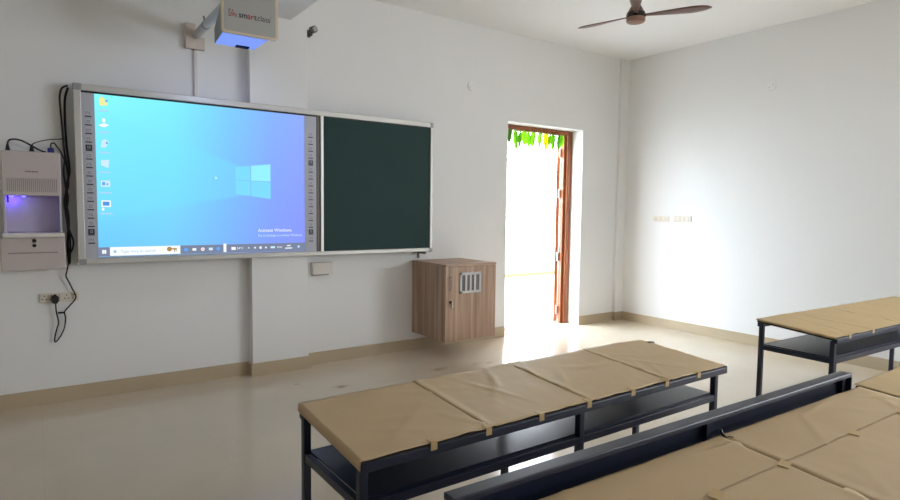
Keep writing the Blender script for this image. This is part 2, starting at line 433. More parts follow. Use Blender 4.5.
def screen_mat():
    m = bpy.data.materials.new('desktop_wallpaper'); m.use_nodes = True
    nt = m.node_tree; nt.nodes.remove(nt.nodes['Principled BSDF']); N = nt.nodes.new; L = nt.links.new
    tc = N('ShaderNodeTexCoord'); sp = N('ShaderNodeSeparateXYZ'); L(tc.outputs['Object'], sp.inputs[0])
    def mr(sock, a, b):
        n = N('ShaderNodeMapRange'); n.inputs[1].default_value = a; n.inputs[2].default_value = b; L(sock, n.inputs[0]); return n.outputs[0]
    u = mr(sp.outputs['X'], SX0 - BX0, SX1 - BX0); v = mr(sp.outputs['Z'], SZ0 - BZ0, SZ1 - BZ0)
    def ramp(cols):
        r = N('ShaderNodeValToRGB'); e = r.color_ramp.elements
        e[0].position = cols[0][0]; e[0].color = lin(cols[0][1]); e[1].position = cols[-1][0]; e[1].color = lin(cols[-1][1])
        for p_, c in cols[1:-1]:
            q = e.new(p_); q.color = lin(c)
        L(u, r.inputs[0]); return r.outputs[0]
    top = ramp([(0, (138, 252, 255)), (.33, (130, 240, 255)), (.6, (128, 206, 255)), (.82, (138, 180, 255)), (1, (146, 172, 254))])
    bot = ramp([(0, (112, 200, 255)), (.3, (122, 204, 255)), (.55, (126, 184, 255)), (.8, (134, 160, 254)), (1, (138, 152, 250))])
    mx = N('ShaderNodeMix'); mx.data_type = 'RGBA'; L(v, mx.inputs[0]); L(bot, mx.inputs[6]); L(top, mx.inputs[7])
    # light rays of the wallpaper fanning left from the window emblem
    cx, cz = 0.80, 0.47
    du = N('ShaderNodeMath'); du.operation = 'SUBTRACT'; du.inputs[0].default_value = cx + .12; L(u, du.inputs[1])
    dv = N('ShaderNodeMath'); dv.operation = 'SUBTRACT'; L(v, dv.inputs[0]); dv.inputs[1].default_value = cz
    q = N('ShaderNodeMath'); q.operation = 'DIVIDE'; L(dv.outputs[0], q.inputs[0]); L(du.outputs[0], q.inputs[1])
    a1 = mr(q.outputs[0], .54, .44); a2 = mr(q.outputs[0], -.30, -.22)
    ml = N('ShaderNodeMath'); ml.operation = 'MULTIPLY'; L(a1, ml.inputs[0]); L(a2, ml.inputs[1])
    fd = mr(u, .80, .25)
    gt = N('ShaderNodeMath'); gt.operation = 'GREATER_THAN'; L(du.outputs[0], gt.inputs[0]); gt.inputs[1].default_value = .13
    m3 = N('ShaderNodeMath'); m3.operation = 'MULTIPLY'; L(ml.outputs[0], m3.inputs[0]); L(gt.outputs[0], m3.inputs[1])
    m4 = N('ShaderNodeMath'); m4.operation = 'MULTIPLY'; L(m3.outputs[0], m4.inputs[0]); m4.inputs[1].default_value = .32
    m2 = N('ShaderNodeMix'); m2.data_type = 'RGBA'; L(m4.outputs[0], m2.inputs[0]); L(mx.outputs[2], m2.inputs[6]); m2.inputs[7].default_value = lin((120, 232, 255))
    e = N('ShaderNodeEmission'); e.inputs['Strength'].default_value = 1.0; L(m2.outputs[2], e.inputs['Color'])
    L(e.outputs[0], nt.nodes['Material Output'].inputs['Surface'])
    return m
screen = bbox('screen_image', (SX0, SX1, PY - .002, PY + .004, SZ0, SZ1), screen_mat(), label='glowing blue computer desktop image')
SY = PY - .002
E_white = emit('screen_white', (250, 253, 255)); E_pale = emit('screen_pale', (206, 236, 255)); E_label = emit('screen_label', (176, 214, 250))
E_bar = emit('screen_taskbar', (124, 134, 160)); E_blue = emit('screen_blue', (96, 170, 250)); E_yel = emit('screen_yellow', (240, 238, 160)); E_red = emit('screen_red', (240, 150, 140))
E_key = emit('screen_key_gold', (176, 140, 80)); E_navy = emit('screen_navy', (90, 150, 226)); E_win = emit('screen_window_pane', (128, 220, 255)); E_winlite = emit('screen_window_pane_bright', (150, 240, 255)); E_grey = emit('screen_text_grey', (150, 196, 226))
def sflat(name, polys, m, lift=.001, label=None):
    bm = bmesh.new()
    for poly in polys: prism(bm, poly, SY - lift, SY)
    return bpart(name, bm, m, screen, label=label)
def rect(x0, x1, z0, z1): return [(x0, z0), (x1, z0), (x1, z1), (x0, z1)]
def disc(x, z, r, n=14): return [(x + r * math.cos(2 * PI * k / n), z + r * math.sin(2 * PI * k / n)) for k in range(n)]
# window emblem of the wallpaper: four panes in perspective
wx = (1.262, 1.372, 1.380, 1.531)
def zt(x): return 1.652 + (x - 1.262) / .269 * .034
def zb(x): return 1.448 - (x - 1.262) / .269 * .034
def zm(x): return 1.552 - (x - 1.262) / .269 * .004
for a, b in ((wx[0], wx[1]), (wx[2], wx[3])):
    sflat('wallpaper_pane', [[(a, zm(a) + .003), (b, zm(b) + .003), (b, zt(b)), (a, zt(a))]], E_winlite if a > 1.37 else E_win)
    sflat('wallpaper_pane', [[(a, zb(a)), (b, zb(b)), (b, zm(b) - .003), (a, zm(a) - .003)]], E_win)
# desktop icons with caption bars
ICX = .400
def caption(z, w): return rect(ICX - w / 2, ICX + w / 2, z - .005, z + .005)
icons = [(2.045, 'folder'), (1.90, 'computer'), (1.765, 'recycle'), (1.632, 'sheet'), (1.495, 'panel'), (1.352, 'monitor')]
for z, kind in icons:
    if kind == 'folder':
        polys, m = [rect(ICX - .022, ICX + .002, z - .026, z + .03), rect(ICX, ICX + .022, z - .024, z + .018)], E_yel
    elif kind == 'computer':
        polys, m = [[(ICX - .034, z - .014), (ICX, z - .026), (ICX + .032, z - .008), (ICX, z + .002)], rect(ICX - .008, ICX + .008, z + .008, z + .034)], E_white
    elif kind == 'recycle':
        polys, m = [[(ICX - .022, z - .028), (ICX + .008, z - .024), (ICX + .026, z + .014), (ICX + .008, z + .03), (ICX - .014, z + .024)]], E_pale
    elif kind == 'sheet':
        polys, m = [[(ICX - .024, z - .012), (ICX + .02, z - .03), (ICX + .026, z + .026), (ICX - .022, z + .022)]], E_pale
    elif kind == 'panel':
        polys, m = [rect(ICX - .028, ICX + .028, z - .02, z + .022)], E_pale
    else:
        polys, m = [rect(ICX - .028, ICX + .028, z - .014, z + .030), rect(ICX - .026, ICX - .012, z - .04, z - .02)], E_white
    sflat('desktop_icon', polys, m)
    if kind in ('folder', 'monitor', 'panel', 'recycle'):
        extra = {'folder': [disc(ICX + .018, z + .008, .008)], 'monitor': [rect(ICX - .020, ICX + .020, z - .006, z + .022)], 'panel': [rect(ICX - .02, ICX - .002, z - .010, z + .012), rect(ICX + .006, ICX + .016, z - .01, z + .004)], 'recycle': [disc(ICX + .014, z + .006, .007)]}[kind]
        sflat('icon_detail', extra, E_blue if kind != 'monitor' else E_navy, .0016)
    sflat('icon_caption', [caption(z - .060, .058 if kind not in ('panel', 'monitor') else .075)], E_label)
# taskbar
TZ0, TZ1 = SZ0 + .002, SZ0 + .064
sflat('taskbar', [rect(SX0, SX1, TZ0, TZ1)], E_bar)
tz = (TZ0 + TZ1) / 2
sflat('start_button', [rect(.368 + i * .013, .380 + i * .013, tz - .012 + j * .013, tz + j * .013) for i in (0, 1) for j in (0, 1)], E_white, .0016)
sflat('search_box', [rect(.415, .862, TZ0 + .002, TZ1)], E_white, .0016)
sflat('search_ring', [disc(.445, tz, .010)], E_grey, .0020)
bxl, byl, bzl = board.location
text('search_text', 'Type here to search', .027, E_grey, screen, .478 - bxl, SY - .0017 - byl, tz - .009 - bzl, .0003)
sflat('search_key_picture', [disc(.789, tz + .008, .017), rect(.80, .838, tz + .004, tz + .014), rect(.820, .827, tz - .012, tz + .006), rect(.831, .837, tz - .008, tz + .006)], E_key, .0020)
for x, m, sz in ((.901, E_blue, .014), (.958, E_white, .013), (1.017, E_white, .013), (1.074, E_pale, .014), (1.128, E_blue, .014)):
    sflat('taskbar_icon', [disc(x, tz, sz)] if m is not E_pale and x != .958 else [rect(x - sz, x + sz, tz - sz * .7, tz + sz * .7)], m, .0016)
sflat('taskbar_icon', [disc(1.017, tz, .006)], E_red, .0020)
sflat('taskbar_widget', [rect(1.166, 1.187, TZ0 + .004, TZ1 + .006)], E_white, .0016)
sflat('weather_icon', [rect(1.224, 1.256, tz - .012, tz + .010)], E_white, .0016)
text('temperature_text', '24°C', .024, E_white, screen, 1.264 - bxl, SY - .0015 - byl, tz - .008 - bzl, .0003)
for x, w in ((1.355, .005), (1.404, .007), (1.447, .010), (1.489, .007)):
    sflat('tray_icon', [disc(x, tz, w)], E_white, .0016)
sflat('tray_icon', [rect(1.527, 1.561, tz - .008, tz + .008)], E_pale, .0016)
text('language_text', 'ENG', .020, E_white, screen, 1.580 - bxl, SY - .0015 - byl, tz - .007 - bzl, .0003)
sflat('clock_lines', [rect(1.660, 1.690, tz + .006, tz + .014), rect(1.645, 1.703, tz - .014, tz - .006)], E_white, .0016, label='two tiny lines of clock and date')
sflat('notification_icon', [disc(1.757, tz, .009)], E_pale, .0016)
text('watermark_title', 'Activate Windows', .036, E_white, screen, 1.428 - board.location.x, SY - .0012 - board.location.y, 1.155 - board.location.z, .0003)
text('watermark_line', 'Go to Settings to activate Windows.', .0245, E_pale, screen, 1.428 - board.location.x, SY - .0012 - board.location.y, 1.118 - board.location.z, .0003)
sflat('mouse_pointer', [[(1.115, 1.556), (1.127, 1.560), (1.117, 1.576)]], E_white)
# control strips with sixteen buttons each
for (a, b, z0, z1) in ((IX0 + .002, SX0 - .003, 1.113, 1.960), (SX1 + .004, 1.914, 1.095, 1.945)):
    st = bbox('control_strip', (a, b, PY - .0015, PY + .004, IZ0 + .002, IZ1 - .013), M['strip'])
    c = (a + b) / 2
    for k in range(16):
        z = z1 + (z0 - z1) * k / 15
        dark = k in (4, 14)
        bt = bbox('strip_button', (c - .019, c + .019, PY - .004, PY - .001, z - .016, z + .018), M['button_dark'] if dark else M['button'], st, bev=.001, label='dark button' if dark else None)
        bbox('button_bar', (c - .019, c + .019, PY - .0042, PY - .001, z - .0245, z - .0175), M['blackp'], st)
        rng = random.Random(k)
        bm = bmesh.new()
        w = .008 + .004 * rng.random()
        for q in ((c - w, c - w + .003, z - .006, z + .009), (c - w, c + w, z + .006, z + .009), (c + w - .003, c + w, z - .006 + .006 * (k % 2), z + .009), (c - w * (k % 3) / 2, c + w, z - .006, z - .003)):
            if q[1] > q[0] and q[3] > q[2]: box(bm, q[0], q[1], PY - .0046, PY - .0035, q[2], q[3])
        bpart('button_symbol', bm, M['symbol'] if not dark else M['button'], st)
bbox('divider_channel', (1.918, 1.944, PY - .002, yb, IZ0, IZ1), M['gap'])
bm = bmesh.new(); box(bm, 1.914, 1.920, PY - .003, PY + .01, IZ0, IZ1); box(bm, 1.943, 1.948, PY - .003, PY + .01, IZ0, IZ1)
bpart('divider_shadow_line', bm, M['blackp'])
bbox('divider_strip', (1.948, 1.974, BY - .002, yb, IZ0, IZ1), M['alu_light'], bev=.003, label='pale aluminium strip between screen and chalkboard')
bbox('chalkboard_panel', (1.974, BX1 - .03, PY, yb, IZ0, IZ1), M['chalk'], label='dark green chalkboard panel')
bm = bmesh.new()
cbx0, cbx1 = 1.974, BX1 - .03
box(bm, cbx0, cbx1, PY - .003, PY + .002, IZ1 - .008, IZ1); box(bm, cbx1 - .006, cbx1, PY - .003, PY + .002, IZ0, IZ1); box(bm, cbx0, cbx0 + .006, PY - .003, PY + .002, IZ0, IZ1)
bpart('chalkboard_gasket', bm, M['blackp'])
bm = bmesh.new(); box(bm, 2.985, 3.0, YF - .12, YF - .002, BZ0 - .022, BZ0 - .001); box(bm, 2.98, 2.995, YF - .012, YF - .001, BZ0 - .07, BZ0 - .015)
bpart('wall_bracket', bm, M['fixture'])
for x in (.5, 2.6):
    bbox('wall_standoff', (x, x + .05, yb, YF - .001, 1.2, 1.9), M['fixture'])

# ------------------------------------------------------------------ projector on its wall arm
PX0, PX1, PZ0, PZ1, PYF = 0.98, 1.332, 2.432, 2.80, YF - 0.90
proj = thing('wall_projector', 'white projector with a logo on its grey face, on a wall arm above the screen', 'projector', (1.04, YF, 2.6))
def ppart(name, bm, m, parent=proj, **kw):
    bmesh.ops.translate(bm, verts=bm.verts[:], vec=-Vector(proj.location)); return obj(name, bm, m, parent, **kw)
bm = bmesh.new()
prism(bm, rrect(PX0, PX1, PZ0, PZ1, .022), PYF, PYF + .025)
ppart('face_rim', bm, M['beige_plastic'], label='beige rim of the front face')
bm = bmesh.new(); prism(bm, rrect(PX0 + .014, PX1 - .016, PZ0 + .013, PZ1 - .013, .016), PYF - .003, PYF + .002)
face = ppart('front_face', bm, M['grey_panel'], label='flat grey front face')
# body tapering away from the face towards the wall, beam light on the underside painted as an emissive sheet
bm = bmesh.new()
sec = [(PYF + .025, PX0 + .006, PX1 - .055, 2.436, 2.62), (PYF + .12, PX0 + .006, PX1 - .075, 2.418, 2.56), (PYF + .20, PX0 + .004, PX1 - .098, 2.404, 2.495)]
rings = [[bm.verts.new(v) for v in ((a, y, z0), (b, y, z0), (b, y, z1), (a, y, z1))] for y, a, b, z0, z1 in sec]
for a, b in zip(rings, rings[1:]):
    for k in range(4): bm.faces.new((a[k], a[(k + 1) % 4], b[(k + 1) % 4], b[k]))
bm.faces.new(rings[0][::-1]); bm.faces.new(rings[-1])
ppart('body', bm, M['proj_body'])
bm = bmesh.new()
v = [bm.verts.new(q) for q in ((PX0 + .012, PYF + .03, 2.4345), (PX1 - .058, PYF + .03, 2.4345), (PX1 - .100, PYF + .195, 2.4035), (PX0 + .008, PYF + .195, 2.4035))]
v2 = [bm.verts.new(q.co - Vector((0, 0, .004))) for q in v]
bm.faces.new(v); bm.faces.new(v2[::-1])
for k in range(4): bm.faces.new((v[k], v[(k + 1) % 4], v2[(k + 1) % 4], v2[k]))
ppart('painted_underside_light', bm, emit('painted_beam_light', (128, 158, 250)), label='underside with blue beam light painted on as glow')
bm = bmesh.new(); box(bm, 1.11, 1.195, PYF + .160, PYF + .202, 2.397, 2.409, bev=.002)
ppart('lens_slot', bm, mat('lens_slot_dark', (24, 28, 50), .9, 0, .1), label='dark lens slot')
bm = bmesh.new()
rod(bm, (1.016, YF - .02, 2.612), (1.016, PYF + .022, 2.612), .029, seg=24)
o = ppart('arm', bm, M['arm']); smooth_angle(o)
bm = bmesh.new(); rod(bm, (1.016, YF - .34, 2.612), (1.016, YF - .355, 2.612), .031, seg=24); rod(bm, (1.005, YF - .345, 2.635), (1.0, YF - .345, 2.668), .006, seg=8)
smooth_angle(ppart('arm_joint', bm, M['fixture']))
bm = bmesh.new(); box(bm, .940, 1.012, YF - .045, YF - .001, 2.508, 2.692, bev=.006); box(bm, .975, 1.076, YF - .04, YF - .001, 2.508, 2.60, bev=.006); box(bm, 1.0, 1.028, YF - .03, YF - .001, 2.59, 2.66, bev=.004)
ppart('wall_plate', bm, mat('wall_plate_plastic', (202, 190, 180), .5))
# lettering on the face
ty = PYF - .0036
def ptext(body, x, z, size, m, bold=0.0, sx=.92):
    return text('logo_text', body, size, m, face, x - proj.location.x, ty - proj.location.y, z - proj.location.z, .0004, sx, bold)
INK_navy = mat('logo_navy', (34, 40, 70), .5); INK_red = mat('logo_red', (170, 44, 34), .5); INK_grey = mat('logo_grey', (66, 64, 64), .5)
def lw(s, size, sx):   # width of a lettering run
    cu = bpy.data.curves.new('m', 'FONT'); cu.body = s; cu.size = size
    t = bpy.data.objects.new('m', cu); COL.objects.link(t); bpy.context.view_layer.update()
    w = t.dimensions.x * sx; bpy.data.objects.remove(t); bpy.data.curves.remove(cu); return w
bm = bmesh.new(); zl = 2.533
box(bm, 1.021, 1.025, ty, ty + .001, zl, zl + .042); box(bm, 1.021, 1.036, ty, ty + .001, zl + .038, zl + .042); box(bm, 1.021, 1.036, ty, ty + .001, zl, zl + .004)
box(bm, 1.064, 1.068, ty, ty + .001, zl, zl + .018)
ppart('logo_bracket', bm, INK_grey, face)
bm = bmesh.new()
for x in (1.033, 1.049):
    box(bm, x, x + .004, ty, ty + .001, zl + .006, zl + .030); box(bm, x, x + .012, ty, ty + .001, zl + .018, zl + .022); box(bm, x + .008, x + .012, ty, ty + .001, zl + .002, zl + .022)
prism(bm, disc(1.045, zl + .037, .005), ty, ty + .001)
ppart('logo_mark', bm, INK_red, face)
x = 1.081
for s, m, b in (('sm', INK_navy, .0007), ('ar', INK_red, .0007), ('t', INK_navy, .0007), ('class', INK_grey, 0)):
    sz, sx = .050, (.96 if s != 'class' else .93)
    ptext(s, x, zl + .002, sz, m, b, sx); x += lw(s, sz, sx) + .0035
ppart('logo_dot', (lambda b: (prism(b, disc(x + .002, zl + .036, .0025), ty, ty + .001), b)[1])(bmesh.new()), INK_grey, face)
d = bpy.data.lights.new('projector_beam', 'AREA'); d.shape = 'RECTANGLE'; d.size = .22; d.size_y = .12; d.energy = 2.2; d.color = (.5, .6, 1.0)
o = bpy.data.objects.new('projector_beam', d); COL.objects.link(o); o.parent = proj
o.location = Vector((1.13, PYF + .13, 2.38)) - Vector(proj.location); o.rotation_euler = (math.radians(25), 0, 0)

# conduit from the projector plate down behind the board
o = bx('cable_conduit', (1.000, 1.026, YF - .018, YF - .0005, 2.13, 2.506), M['white_plastic'], bev=.003)
tag(o, 'white plastic cable conduit running from the projector plate down to the board', 'conduit')
# small white box under the board
led = thing('cable_box', 'small white plastic box on the wall below the board, right of the pillar', 'box', (1.99, YF, .78))
bm = bmesh.new(); box(bm, -.082, .10, -.055, -.0005, .003, .105, bev=.006); obj('box_body', bm, M['white_plastic'], led)
bm = bmesh.new(); box(bm, -.082, .06, -.058, -.003, -.006, .003, bev=.002); obj('bottom_lip', bm, M['corner'], led)
# small grey fixture above, by the pillar edge
fx = thing('wall_fixture', 'small grey cylindrical fixture on a bracket high beside the pillar top', 'fixture', (1.905, YF, 2.795))
bm = bmesh.new(); rod(bm, (-.010, -.075, .0), (.003, -.115, .004), .028, seg=20); smooth_angle(obj('barrel', bm, M['fixture'], fx))
bm = bmesh.new(); rod(bm, (.0032, -.1152, .004), (.0036, -.1167, .004), .019, seg=20); obj('front_glass', bm, M['grey_panel'], fx)
bm = bmesh.new(); rod(bm, (-.02, -.001, -.015), (-.016, -.085, -.012), .013, seg=12); box(bm, -.045, .005, -.012, -.0005, -.04, .02, bev=.003); box(bm, -.042, -.012, -.105, -.07, -.05, -.012, bev=.004)
obj('bracket', bm, mat('fixture_bracket', (70, 66, 60), .6), fx)

# ------------------------------------------------------------------ white equipment box at the left
EX0, EX1 = -.164, .148
eq = thing('equipment_box', 'white wall equipment box with a blue lit open niche, left of the board', 'equipment box', (0, YF, .925))
def epart(name, bm, m, parent=eq, **kw):
    bmesh.ops.translate(bm, verts=bm.verts[:], vec=-Vector(eq.location)); return obj(name, bm, m, parent, **kw)
def ebox(name, d, m, parent=eq, bev=0.0, label=None):
    bm = bmesh.new(); box(bm, *d, bev=bev); return epart(name, bm, m, parent, label=label)
up = ebox('upper_housing', (EX0, EX1, YF - .14, YF - .001, 1.404, 1.685), M['box_white'], bev=.006)
bm = bmesh.new()
for k in range(26):
    x = -.138 + k * .0103
    box(bm, x, x + .004, YF - .1408, YF - .139, 1.428, 1.515)
epart('vent_slots', bm, M['box_slit'], up)
bm = bmesh.new(); xx = -.043
for w in (.010, .006, .012, .008, .014, .009, .011):
    box(bm, xx, xx + w - .002, YF - .1408, YF - .139, 1.553, 1.562); xx += w
epart('maker_name', bm, M['fixture'], up)
bm = bmesh.new()
box(bm, EX0 + .004, EX0 + .014, YF - .135, YF - .001, 1.165, 1.404); box(bm, EX1 - .014, EX1 - .004, YF - .135, YF - .001, 1.165, 1.404); box(bm, EX0 + .01, EX1 - .01, YF - .016, YF - .001, 1.165, 1.404)
epart('niche', bm, M['box_inner'])
ebox('tray', (EX0 - .006, EX1 + .009, YF - .165, YF - .001, 1.137, 1.166), M['white_plastic'], bev=.006)
lo = bmesh.new()
box(lo, EX0 - .02, EX1 + .012, YF - .13, YF - .001, .925, 1.137, bev=.006)
lower = epart('lower_housing', lo, M['box_white'])
ebox('handle_groove', (-.146, .118, YF - .131, YF - .128, 1.034, 1.042), M['box_slit'], lower)
bm = bmesh.new(); rod(bm, (-.008, YF - .128, 1.085), (-.008, YF - .136, 1.085), .011); rod(bm, (-.008, YF - .128, 1.115), (-.008, YF - .136, 1.115), .012)
epart('lock', bm, M['blackp'], lower)
bm = bmesh.new(); tube(bm, [(-.14, YF - .10, 1.17), (-.08, YF - .11, 1.172), (0, YF - .09, 1.171), (.06, YF - .10, 1.173), (.12, YF - .08, 1.171)], .004)
epart('loose_wire', bm, M['corner'])
bm = bmesh.new(); rod(bm, (-.118, YF - .10, 1.404), (-.118, YF - .10, 1.392), .012); rod(bm, (-.055, YF - .10, 1.404), (-.055, YF - .10, 1.394), .010)
epart('status_light', bm, emit('blue_led', (70, 60, 255), 8.0), label='blue indicator light')
bm = bmesh.new(); box(bm, -.140, -.132, YF - .11, YF - .10, 1.36, 1.404); epart('niche_plug', bm, M['blackp'])
d = bpy.data.lights.new('blue_indicator', 'POINT'); d.energy = .20; d.color = (.12, .05, 1.0); d.shadow_soft_size = .02
o = bpy.data.objects.new('blue_indicator', d); COL.objects.link(o); o.parent = eq; o.location = Vector((-.115, YF - .05, 1.375)) - Vector(eq.location)
# leads plugged in on top
def lead(label, plug, plugm, pts, r):
    t = thing('plugged_lead', label, 'cable', plug)
    bm = bmesh.new(); rod(bm, (0, 0, .001), (0, 0, .045), .014, .006, 12) if plugm is not M['vga'] else box(bm, -.018, .018, -.008, .008, .001, .034, bev=.003)
    obj('plug', bm, plugm, t, label='blue plug' if plugm is M['vga'] else None)
    bm = bmesh.new(); tube(bm, [Vector(p) - Vector(plug) for p in pts], r); obj('cord', bm, M['cable'], t)
y = YF - .08
lead('black lead arching from the leftmost cone plug on top of the white equipment box', (-.128, y, 1.685), M['cable'], [(-.128, y, 1.728), (-.120, y, 1.752), (-.094, y, 1.761), (-.053, y, 1.754), (-.002, y + .01, 1.726), (.040, y + .03, 1.702), (.07, y + .04, 1.693)], .0055)
y -= .045
lead('thin black lead rising from the middle plug on top of the white equipment box', (-.004, y, 1.685), M['cable'], [(-.004, y, 1.726), (.015, y - .004, 1.742), (.069, y, 1.763), (.129, y + .01, 1.774), (.168, y + .02, 1.782)], .0032)
y += .045
lead('black lead looping from the blue plug on top of the white equipment box', (.098, y, 1.685), M['vga'], [(.098, y, 1.718), (.101, y, 1.746), (.117, y, 1.751), (.133, y, 1.729), (.152, y + .01, 1.697), (.172, y + .02, 1.646)], .0045)
# bundle of hanging cables between box and board
yb1 = YF - .045
def cable(label, pts, r, group=None):
    bm = bmesh.new(); tube(bm, pts, r); o = obj('hanging_cable', bm, M['cable'], None, smooth=True); tag(o, label, 'cable', group)
cable('black cable bulging left at the top of the bundle beside the board', [(.205, yb1, 2.14), (.172, yb1, 2.119), (.158, yb1, 2.065), (.159, yb1, 1.987), (.166, yb1, 1.85), (.172, yb1, 1.713), (.184, yb1, 1.614), (.190, yb1, 1.482), (.166, yb1, 1.381), (.177, yb1, 1.214), (.190, yb1, 1.113), (.184, yb1, .958)], .006)
cable('straight black cable nearest the board edge in the hanging bundle', [(.206, yb1 + .02, 2.13), (.186, yb1 + .02, 2.04), (.184, yb1 + .02, 1.845), (.190, yb1 + .02, 1.713), (.200, yb1 + .02, 1.582), (.182, yb1 + .02, 1.481), (.176, yb1 + .02, 1.381), (.186, yb1 + .02, 1.247), (.176, yb1 + .02, 1.08), (.181, yb1 + .02, .945)], .007)
cable('black cable curving out beside the equipment box vent', [(.176, yb1 - .015, 1.66), (.166, yb1 - .015, 1.58), (.172, yb1 - .015, 1.48), (.186, yb1 - .015, 1.40), (.176, yb1 - .015, 1.30), (.182, yb1 - .015, 1.20), (.206, yb1 - .015, 1.11), (.200, yb1 - .015, 1.05), (.180, yb1 - .015, 1.02)], .0055)
# power cord down to the socket
pc = thing('power_cord', 'black power cord dangling below the bundle and plugged into the wall socket', 'cord', (.094, YF - .02, .72))
yc = YF - .02
bm = bmesh.new(); tube(bm, [Vector(p) - Vector(pc.location) for p in [(.176, yc - .01, .948), (.166, yc - .01, .90), (.160, yc - .01, .867), (.176, yc - .01, .825), (.192, yc - .01, .783), (.213, yc - .012, .720), (.178, yc - .01, .667), (.146, yc - .008, .625), (.150, yc - .006, .58), (.140, yc - .004, .51), (.112, yc - .004, .45), (.087, yc - .004, .423), (.086, yc - .004, .455), (.098, yc - .006, .51), (.109, yc - .008, .557), (.099, yc - .012, .63), (.096, yc - .02, .70)]], .0045)
obj('cord', bm, M['cable'], pc, smooth=True)
bm = bmesh.new(); rod(bm, (.146 - .094, 0, -.101), (.108 - .094, 0, -.101), .006, seg=10); obj('cord_tie', bm, M['cable'], pc)
bm = bmesh.new(); prism(bm, [(-.022, -.016), (-.012, -.034), (.012, -.034), (.022, -.016), (.022, .008), (.0, .030), (-.022, .008)], -.022, .005); obj('plug', bm, M['cable'], pc)

# ------------------------------------------------------------------ sockets and junction covers
def socket_plate(name, label, origin, rotz, width, mods, group=None):
    t = thing(name, label, 'socket', origin, rotz, group)
    bm = bmesh.new(); box(bm, 0, width, -.012, -.0005, 0, .062, bev=.004); obj('plate', bm, M['socket'], t)
    n = len(mods); w = (width - .012) / n
    for k, kind in enumerate(mods):
        x0 = .006 + k * w
        bm = bmesh.new(); box(bm, x0 + .002, x0 + w - .002, -.0145, -.011, .006, .056, bev=.0015); mo = obj('socket_module' if kind == 's' else 'switch', bm, M['socket'], t)
        bm = bmesh.new(); c = x0 + w / 2
        if kind == 's':
            for dx, dz in ((0, .014), (-.010, -.008), (.010, -.008)): rod(bm, (c + dx, -.0135, .031 + dz), (c + dx, -.0152, .031 + dz), .0042, seg=10)
            obj('pin_hole', bm, M['hole'], mo)
        else:
            box(bm, c - .001, c + .001, -.0152, -.0135, .01, .052); obj('switch_seam', bm, M['hole'], mo)
    return t
socket_plate('socket_plate', 'long white socket plate on the front wall holding the black plug', (.008, YF, .692), .0, .222, 'ssws s'.replace(' ', ''))
socket_plate('socket_plate', 'left white socket plate on the right hand wall, nearer the room corner', (XR, 4.31, 1.236), -PI / 2, .21, 'sss')
socket_plate('socket_plate', 'right white switch plate on the right hand wall, farther from the room corner', (XR, 4.04, 1.240), -PI / 2, .225, 'wwww')
def cover(label, loc, axis):
    t = thing('junction_cover', label, 'junction cover', loc)
    rz = 0 if axis == 'y' else -PI / 2
    t.rotation_euler = (0, 0, rz)
    bm = bmesh.new(); rod(bm, (0, -.0005, 0), (0, -.014, 0), .045, .041, 28); obj('disc', bm, M['ceil'], t)
    bm = bmesh.new(); rod(bm, (-.018, -.0135, -.012), (-.018, -.0155, -.012), .004, seg=8); rod(bm, (.018, -.0135, .012), (.018, -.0155, .012), .004, seg=8); obj('screw', bm, M['corner'], t)
cover('round white junction cover on the front wall left of the doorway', (3.591, YF, 2.577), 'y')
cover('round white junction cover on the right hand wall high above the desk', (XR, 3.008, 2.60), 'x')

# ------------------------------------------------------------------ wall cabinet
CX0, CX1, CY0, CZ0, CZ1 = 2.922, 3.488, YF - .56, .176, .864
cab = thing('wall_cabinet', 'brown striped wood grain cabinet with a small vent, hung on the wall beside the doorway', 'cabinet', ((CX0 + CX1) / 2, YF, CZ0))
def cpart(name, bm, m, parent=cab, **kw):
    bmesh.ops.translate(bm, verts=bm.verts[:], vec=-Vector(cab.location)); return obj(name, bm, m, parent, **kw)
bm = bmesh.new(); box(bm, CX0, CX1, CY0 + .02, YF - .001, CZ0, CZ1 - .019, bev=.001); cpart('carcass', bm, M['laminate'])
bm = bmesh.new(); box(bm, CX0 - .003, CX1 + .003, CY0 - .003, YF - .001, CZ1 - .018, CZ1, bev=.002); cpart('cabinet_top', bm, wood_mat('cabinet_top_laminate', (138, 110, 92), (190, 160, 134), .42, 34, 1.1, 'X', .42))
bm = bmesh.new(); box(bm, CX0, CX1, CY0, CY0 + .019, CZ0, CZ1 - .021, bev=.0015); cdoor = cpart('cabinet_door', bm, M['laminate'])
vx0, vx1, vz0, vz1 = 3.074, 3.312, .600, .787
bm = bmesh.new()
for a in ((vx0, vx1, vz0, vz0 + .022), (vx0, vx1, vz1 - .022, vz1), (vx0, vx0 + .022, vz0, vz1), (vx1 - .022, vx1, vz0, vz1)):
    box(bm, a[0], a[1], CY0 - .008, CY0, a[2], a[3], bev=.002)
for k in range(1, 4):
    x = vx0 + .02 + (vx1 - vx0 - .04) * k / 4; box(bm, x - .010, x + .010, CY0 - .006, CY0, vz0, vz1)
vent = cpart('vent_grille', bm, M['grille'], cdoor)
bm = bmesh.new(); box(bm, vx0 + .02, vx1 - .02, CY0 - .002, CY0 + .002, vz0 + .02, vz1 - .02); cpart('vent_recess', bm, M['grille_dark'], cdoor)
bm = bmesh.new(); tube(bm, [(2.968, CY0, .752), (2.968, CY0 - .022, .749), (2.968, CY0 - .026, .735), (2.968, CY0 - .026, .662), (2.968, CY0 - .022, .645), (2.968, CY0, .642)], .005); cpart('handle', bm, M['chrome'], cdoor, smooth=True, label='metal pull handle')
bm = bmesh.new(); rod(bm, (2.974, CY0, .532), (2.974, CY0 - .01, .532), .014); box(bm, 2.969, 2.979, CY0 - .03, CY0 - .01, .518, .546, bev=.002); box(bm, 2.980, 2.998, CY0 - .014, CY0 - .008, .478, .516, bev=.003)
cpart('lock_and_key', bm, M['chrome'], cdoor)

